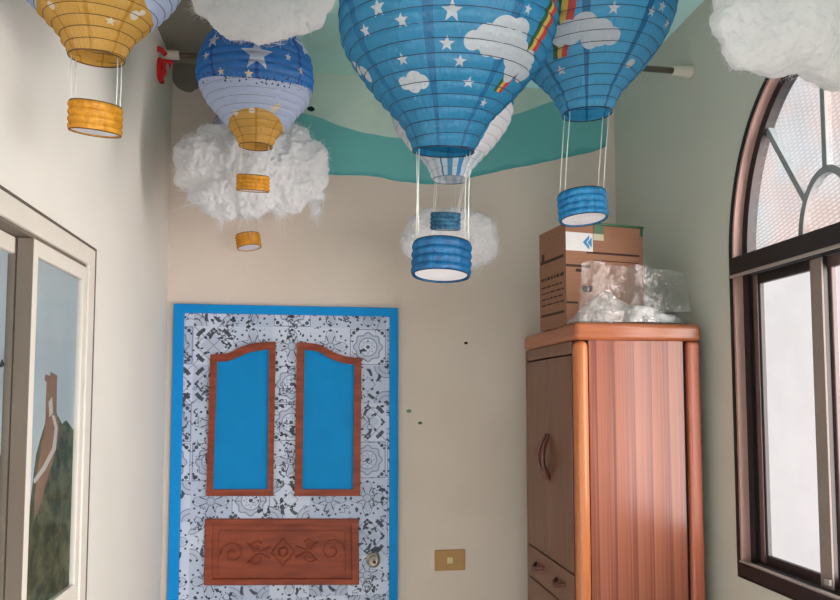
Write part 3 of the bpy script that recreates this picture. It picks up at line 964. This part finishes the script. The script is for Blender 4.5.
def sky_print(name, seam_off, stars, discs, rain, blue, dark, extra=None):
    def f(d, c, lean):
        P = Print(name, d, c, lean); k = P.k
        n = k.noise(P.obj, 5, 3)
        col = k.mix(n.step(.3, .7), blue, tuple(v * .86 for v in blue))
        col = k.mix(P.seams(seam_off, .12) , col, dark)
        if rain:
            (pa, pb, pc), w = rain        # three pixels along the arc, width in px
            A, B_, Cc = [P.spot(*q) for q in (pa, pb, pc)]
            rl = B_[2]
            pts = [(q[0] * rl, q[1]) for q in (A, B_, Cc)]
            (x1, y1), (x2, y2), (x3, y3) = pts
            dd = 2 * (x1 * (y2 - y3) + x2 * (y3 - y1) + x3 * (y1 - y2))
            ux = ((x1 ** 2 + y1 ** 2) * (y2 - y3) + (x2 ** 2 + y2 ** 2) * (y3 - y1) + (x3 ** 2 + y3 ** 2) * (y1 - y2)) / dd
            uy = ((x1 ** 2 + y1 ** 2) * (x3 - x2) + (x2 ** 2 + y2 ** 2) * (x1 - x3) + (x3 ** 2 + y3 ** 2) * (x2 - x1)) / dd
            R = sqrt((x1 - ux) ** 2 + (y1 - uy) ** 2)
            wm = w * c.y / F_PX
            dx, dy = P.U * rl - ux, P.V - uy
            q = ((dx * dx + dy * dy).sqrt() - R) / wm + .5
            s = 1 if (ux < x2) else -1
            if s < 0: q = q * -1 + 1
            inside = (q > 0) * (q < 1) * (P.V < Cc[1] + .012) * (P.U > A[0] - 1.2)
            rc = k.mix(q > .32, S(34, 96, 62), S(226, 186, 84))
            rc = k.mix(q > .62, rc, S(214, 66, 62))
            col = k.mix(inside, col, rc)
        white = S(206, 210, 216)
        m = P.mask(G_DISC, discs)
        if m is not None: col = k.mix(m, col, white)
        m = P.mask(G_STAR, stars)
        if m is not None: col = k.mix(m, col, white)
        if extra: col = extra(P, col)
        return P.finish(col)
    return f

BLUE, BLUE_D = S(42, 146, 194), S(16, 116, 166)
BLUE2 = S(68, 170, 218)
stars_a = [(379, 10, 9), (403, 20, 7), (366.5, 30, 7), (452, 10, 10), (447, 42, 7.5), (403, 60, 6.5), (459, 64, 6.5), (468, 84, 6.5), (526, 10, 5), (345, 47, 5), (482, 104, 5), (425, -22, 9), (390, -40, 9), (480, -30, 9)]
discs_a = [(473, 42, 9), (487, 37, 13), (503, 33, 15), (517, 34, 13), (500, 48, 13), (515, 55, 14), (488, 47, 9), (512, 70, 11), (522, 74, 10), (524, 62, 10), (507, 78, 7),
           (407, 84, 7), (415, 80, 8), (422, 83, 7.5), (415, 86, 7), (360, 70, 8), (368, 76, 9)]
BASK_BLUE = (S(20, 124, 186), S(8, 88, 144))
lantern(447, 20, 1.209, .4, 'large blue paper lantern with white stars and rainbow, nearest in the centre', sky_print('blue_star_lantern_paper', -.34, stars_a, discs_a, (((552, -10), (543, 28), (500, 88)), 20), BLUE, BLUE_D),
        (441.5, 260), BASK_BLUE, 'hot air balloon lanterns', (.32,), tilt=(-.06, .05), lean=(10, 0))
stars_b = [(613, 10, 6.5), (562, 72, 6), (650, 13, 6), (661, 8, 6), (663, 25, 6), (600, -25, 7), (570, -20, 7)]
discs_b = [(560, 40, 8), (570, 33, 12), (585, 29, 13), (600, 32, 13), (611, 36, 9), (590, 40, 9), (556, 35, 9), (628, 65, 5)]
lantern(586, 11, 1.432, .388, 'blue paper lantern with long white cloud print, hanging before the wardrobe', sky_print('blue_cloud_lantern_paper', -.39, stars_b, discs_b, (((569, -25), (564, 20), (562, 54)), 19), BLUE2, BLUE_D),
        (582.5, 207), (S(44, 164, 222), S(16, 124, 192)), 'hot air balloon lanterns', (.35,), tilt=(-.05, -.05), basket_d=.106, lean=(6, -2))
def rear_extra(P, col):
    k = P.k
    low = (P.V > P.s_of_z(-.02 * P.d)) * ((P.U.abs() > .62) + ((P.V > P.s_of_z(-.40 * P.d)) * 0))
    col = k.mix(low.min(1), col, S(244, 244, 247))
    st = ((P.U * 2.2 + .2).frac() < .5) * (P.V > P.s_of_z(-.40 * P.d))
    return k.mix(st, col, S(206, 222, 236))
lantern(451, 107, 2.365, .44, 'blue and white paper lantern half hidden behind the largest blue lantern', sky_print('blue_white_lantern_paper', 0, [(440, 90, 4)], [(450, 70, 6)], None, BLUE, BLUE_D, rear_extra),
        (445.5, 221.5), (S(60, 140, 180), S(24, 84, 124)), 'hot air balloon lanterns', (.4,), ribs=18, basket_d=.106, wire_r=.0006, wire=plain('grey_lantern_wire', S(120, 130, 144), .5), tilt=(.2, 0), lean=(4, 0))

YEL, YEL_D = S(224, 172, 78), S(206, 148, 50)
def yellow_print(name, b1, b2, a1, a2, stars, big, flowers, top=S(36, 128, 208)):
    def f(d, c, lean):
        P = Print(name, d, c, lean); k = P.k
        n = k.noise(P.obj, 5, 3)
        fc = atan2(c.x, c.y)                      # the printed front turned towards the room
        wob = ((P.U + fc) * 2).cos() * -1
        s1 = P.s_of_z(b1 * d); s2 = P.s_of_z(b2 * d)
        e1, e2 = P.V + wob * (a1 * d), P.V + wob * (a2 * d)
        col = k.mix(n.step(.3, .7), top, tuple(v * .85 for v in top))
        col = k.mix(P.seams(.1, .07), col, S(24, 84, 172))
        m = P.mask(G_STAR, big)
        if m is not None: col = k.mix(m, col, S(206, 214, 224))
        col = k.mix(e1 > s1, col, k.mix(n, S(190, 206, 236), S(206, 216, 240)))
        # flecks along the edge of the blue
        fl = (k.noise(k.vec(P.U * 16, P.V * 90), 1, 1) > .63) * ((e1 - s1).abs() < .016)
        col = k.mix(fl, col, S(26, 50, 104))
        yl = k.mix(P.seams(.1, .10), YEL, YEL_D)
        col = k.mix(e2 > s2, col, yl)
        m = P.mask(G_STAR, stars)
        if m is not None: col = k.mix(m, col, S(236, 222, 190))
        m = P.mask(G_DISC, flowers)
        if m is not None: col = k.mix(m, col, S(240, 228, 204))
        return P.finish(col)
    return f
BASK_YEL = (S(240, 176, 48), S(216, 144, 24))
M_wire_b = plain('brown_lantern_wire', S(92, 60, 26), .5)
lantern(95, -52, 1.36, .35, 'large yellow bottomed paper lantern hanging at the top left by the left wall', yellow_print('yellow_lantern_paper', -.05, -.33, .0, -.06, [(110, 22, 5)], [], [(52, 5, 4), (134, 16, 5), (140, 14, 3)]),
        (95.5, 119), BASK_YEL, 'hot air balloon lanterns', (.3,), tilt=(.20, .06), basket_d=.094, lean=(8, 0), wire=M_wire_b)
lantern(256, 78, 2.15, .358, 'small blue and yellow star lantern under the topmost white cloud', yellow_print('blue_yellow_lantern_paper', -.14, -.40, .03, -.06, [(221, 72, 4), (249, 74, 4.5), (300, 72, 4), (273, 109, 5), (277, 107, 5)], [(257, 54, 15), (303, 47, 14), (214, 40, 8), (207, 56, 5), (288, 58, 4)], [(236, 113, 3), (252, 110, 3)]),
        (253, 183.5), BASK_YEL, 'hot air balloon lanterns', (.45,), ribs=20, wire=M_wire_b, basket_d=.100, tilt=(.22, .02), tall=.46, wire_r=.0005, lean=(6, 0))
lantern(256, 142, 2.86, .36, 'yellow lantern behind the left cloud, only its tilted basket in view', yellow_print('hidden_yellow_lantern_paper', .3, -.10, 0, 0, [], [], []),
        (248.5, 241.5), BASK_YEL, 'hot air balloon lanterns', (.45,), ribs=18, wire=M_wire_b, basket_d=.098, tilt=(-.05, -.16))

# ------------------------------------------------------------------ cotton clouds
def cotton():
    k = Mat('white_cotton_wadding'); k.coords()
    n = k.noise(k.tc, 60, 6, .7); n2 = k.noise(k.tc, 14, 3)
    return k.paper(k.mix(n2, S(246, 245, 246), S(238, 237, 240)), .4, n + n2, .005, 0.0)
M_cotton = cotton()
noise_tex = []
for sc, nm in ((.05, 'cotton_lumps'), (.014, 'cotton_tufts')):
    t = bpy.data.textures.new(nm, 'CLOUDS'); t.noise_scale = sc; t.noise_depth = 3
    noise_tex.append(t)
def cloud(label, Y, lobes, group, fibres=2600, wisps=(), depth=.75, seed=1, ceiling=True, lump=.03, flen=.03):
    random.seed(seed)
    L = []
    for (px, py, rp) in lobes:
        p = on_y(px, py, Y); r = rp * Y / F_PX
        L.append((p + Vector((0, random.uniform(-.3, .3) * r * depth, 0)), r))
    c = sum((p for p, r in L), Vector()) / len(L)
    t = thing('cotton_cloud', c, label, 'cloud decoration', group)
    bm = bmesh.new()
    for p, r in L:
        g = bmesh.ops.create_icosphere(bm, subdivisions=3, radius=r * .93)
        for v in g['verts']: v.co = Vector((v.co.x, v.co.y * depth, v.co.z)) + (p - c)
    me = bpy.data.meshes.new('cotton_body'); bm.to_mesh(me); bm.free()
    me.materials.append(M_cotton)
    o = bpy.data.objects.new('cotton_body', me); o.parent = t; C.objects.link(o)
    rm = o.modifiers.new('remesh', 'REMESH'); rm.mode = 'VOXEL'; rm.voxel_size = max(r for p, r in L) / 16; rm.use_smooth_shade = True
    sm = o.modifiers.new('smooth', 'SMOOTH'); sm.factor = .6; sm.iterations = 6
    ss = o.modifiers.new('subdivide', 'SUBSURF'); ss.levels = 1; ss.render_levels = 1
    for tx, st in zip(noise_tex, (lump, lump * .35)):
        dm = o.modifiers.new('lumps', 'DISPLACE'); dm.texture = tx; dm.strength = st; dm.mid_level = .45; dm.texture_coords = 'LOCAL'
    # loose fibres standing off the surface
    pos, sizes, rad = [], [], []
    npt = 6
    k = 0
    while k < fibres:
        p, r = random.choices(L, weights=[q[1] ** 2 for q in L])[0]
        nrm = Vector((random.gauss(0, 1), random.gauss(0, 1), random.gauss(0, 1))).normalized()
        q = p + Vector((nrm.x, nrm.y * depth, nrm.z)) * r * random.uniform(.84, .99)
        if any((Vector(((q - p2).x, (q - p2).y / depth, (q - p2).z))).length < r2 * .84 for p2, r2 in L if p2 is not p): continue
        tg = Vector((random.gauss(0, 1), random.gauss(0, 1), random.gauss(0, 1)))
        d = (nrm * random.uniform(.0, .32) + (tg - nrm * tg.dot(nrm)).normalized()).normalized()
        ln = random.uniform(.5, 1.5) * flen
        bend = Vector((random.gauss(0, 1), random.gauss(0, 1), random.gauss(0, 1))) * .5
        for i in range(npt):
            pos.append(q - c); rad.append(.00026 * (1 - .6 * i / npt) * (Y / 2 + .3))
            d = (d + bend * .35 - nrm * .12).normalized(); q = q + d * ln / npt
        sizes.append(npt); k += 1
    for (a, b, w, cnt) in wisps:       # thicker hanging strands, from pixel a to pixel b
        pa, pb = on_y(*a, Y), on_y(*b, Y)
        for i in range(int(cnt * .7)):
            ww = w * Y / F_PX
            off = Vector((random.gauss(0, 1), random.gauss(0, 1), 0)) * ww * .8
            off2 = Vector((random.gauss(0, 1), random.gauss(0, 1), random.gauss(0, 1.5))) * ww * 1.0
            for j in range(npt):
                f = j / (npt - 1)
                pos.append(pa * (1 - f) + pb * f + off * (1 - f) + off2 * f - c + Vector((sin(f * 5 + i) * ww * .25, 0, 0))); rad.append(.0005 * (1.1 - f))
            sizes.append(npt)
    hc = bpy.data.hair_curves.new('cotton_fibres')
    hc.add_curves(sizes)
    hc.position_data.foreach_set('vector', [v for p in pos for v in p])
    ra = hc.attributes.get('radius') or hc.attributes.new('radius', 'FLOAT', 'POINT')
    ra.data.foreach_set('value', rad)
    hc.materials.append(M_cotton)
    h = bpy.data.objects.new('cotton_fibres', hc); h.parent = t; h['kind'] = 'stuff'; C.objects.link(h)
    top = max(L, key=lambda q: q[0].z + q[1])
    if ceiling:
        MB().tube([top[0], Vector((top[0].x, top[0].y, ZC))], .0008, 5).build('hanging_thread', M_string, t)
    return t

G_CL = 'cotton clouds hanging from the ceiling'
cloud('white cotton cloud at the top edge above the small star lantern', 1.85, [(214, 2, 22), (238, 8, 34), (268, 10, 37), (298, 4, 30), (318, -4, 19), (262, -30, 52), (225, -25, 36), (300, -30, 38)], G_CL, 3600, [((205, 8), (190, 8), 4, 60), ((225, 25), (214, 22), 4, 40)], seed=3, flen=.028)
cloud('white cotton cloud on the left, behind two little yellow baskets', 2.56, [(204, 162, 30), (230, 155, 30), (258, 165, 38), (288, 160, 34), (308, 160, 21), (312, 174, 18), (319, 196, 7), (317, 210, 5), (206, 134, 9), (226, 130, 8), (300, 135, 10), (215, 186, 28), (250, 192, 28), (282, 188, 28), (226, 204, 18), (305, 190, 14), (192, 178, 16), (212, 138, 14), (290, 138, 16)], G_CL, 6500,
      [((314, 200), (316, 221), 4, 110), ((222, 212), (219, 228), 5, 90), ((200, 196), (178, 200), 6, 70), ((250, 212), (246, 224), 8, 60), ((200, 150), (180, 165), 8, 60), ((282, 205), (280, 222), 6, 70)], depth=.55, seed=8, flen=.04, lump=.045)
cloud('white cotton cloud on the right edge, above the arched window', 1.12, [(800, 20, 70), (757, 18, 46), (730, 22, 22), (850, 30, 66), (775, 40, 46), (830, 45, 50), (742, 48, 24), (790, -40, 70), (900, 10, 70), (735, -10, 26)], G_CL, 5200, seed=14, flen=.022, lump=.022)
cloud('round white cotton cloud behind the darkest blue basket', 2.70, [(430, 236, 28), (456, 232, 28), (474, 236, 27), (417, 243, 18), (484, 248, 17), (455, 247, 23), (472, 252, 18), (426, 250, 18)], G_CL, 4200, [((478, 262), (470, 271), 6, 50)], depth=.5, seed=21, flen=.03)

# ------------------------------------------------------------------ wall rods and red ribbon
M_chrome = plain('dull_steel_tube', S(150, 140, 130), .3, .5, .9)
M_cap = plain('off_white_rod_cap', S(214, 206, 192), .5)
def rod(xw, y, z, xe, label):
    s = 1 if xe > xw else -1
    t = thing('wall_rod', (xw, y, z), label, 'rod')
    MB().tube([(xw + s * .05, y, z), (xe, y, z)], .0115, 16).build('rod_tube', M_chrome, t)
    MB().lathe([(.024, 0), (.026, s * .004), (.022, s * .020), (.019, s * .030), (.018, s * .075), (.013, s * .076)], (xw, y, z), 'X', 24).build('end_cap', M_cap, t)
    MB().lathe([(.010, 0), (.0145, s * .002), (.0145, s * .014), (.010, s * .016)], (xe, y, z), 'X', 20).build('end_plug', M_cap, t)
pl, pr_ = on_x(160, 54, XL), on_x(691, 72, XR)
rod(XL, pl.y, pl.z, -.20, 'short steel rod fixed to the left wall beside the red ribbon')
rod(XR, pr_.y, pr_.z, .62, 'steel rod fixed to the right wall behind the blue cloud lantern')
rb = MB()
def strip(pts, w, m=0):
    q = [on_y(px, py, pl.y - .03) + Vector((0, dy, 0)) for px, py, dy in pts]
    q = smooth_pts([tuple(p) for p in q], 6)
    ws = [w * (0.72 + .28 * sin(pi * min(1, .12 + i / (len(q) - 1) * .8))) for i in range(len(q))]
    rb.tube(q, ws, 8, m)
strip([(166, 55, 0), (160, 50, -.01), (155.5, 54, -.015), (156, 63, -.01), (161, 68, -.005)], .011)
strip([(161, 60, -.01), (159, 70, -.012), (160, 76, -.008), (162.5, 83, -.004)], .013)
strip([(165, 60, 0), (164, 68, -.01), (165, 73, -.012), (162, 80, -.01)], .009)
strip([(162, 61, 0), (168, 63, -.012), (174, 63.5, -.01)], .008)
strip([(170, 63, -.012), (171, 69, -.008)], .005)
strip([(162.3, 79, -.004), (162.6, 84, -.004)], .006, 1)
tag(rb.build('red_ribbon', [plain('red_cloth', S(206, 34, 36), .7, scale=30, amt=.2), plain('dark_red_cloth_end', S(50, 16, 20), .7)], None, loc=tuple(pl)), 'knotted red ribbon hanging on the rod end by the left wall', 'ribbon')
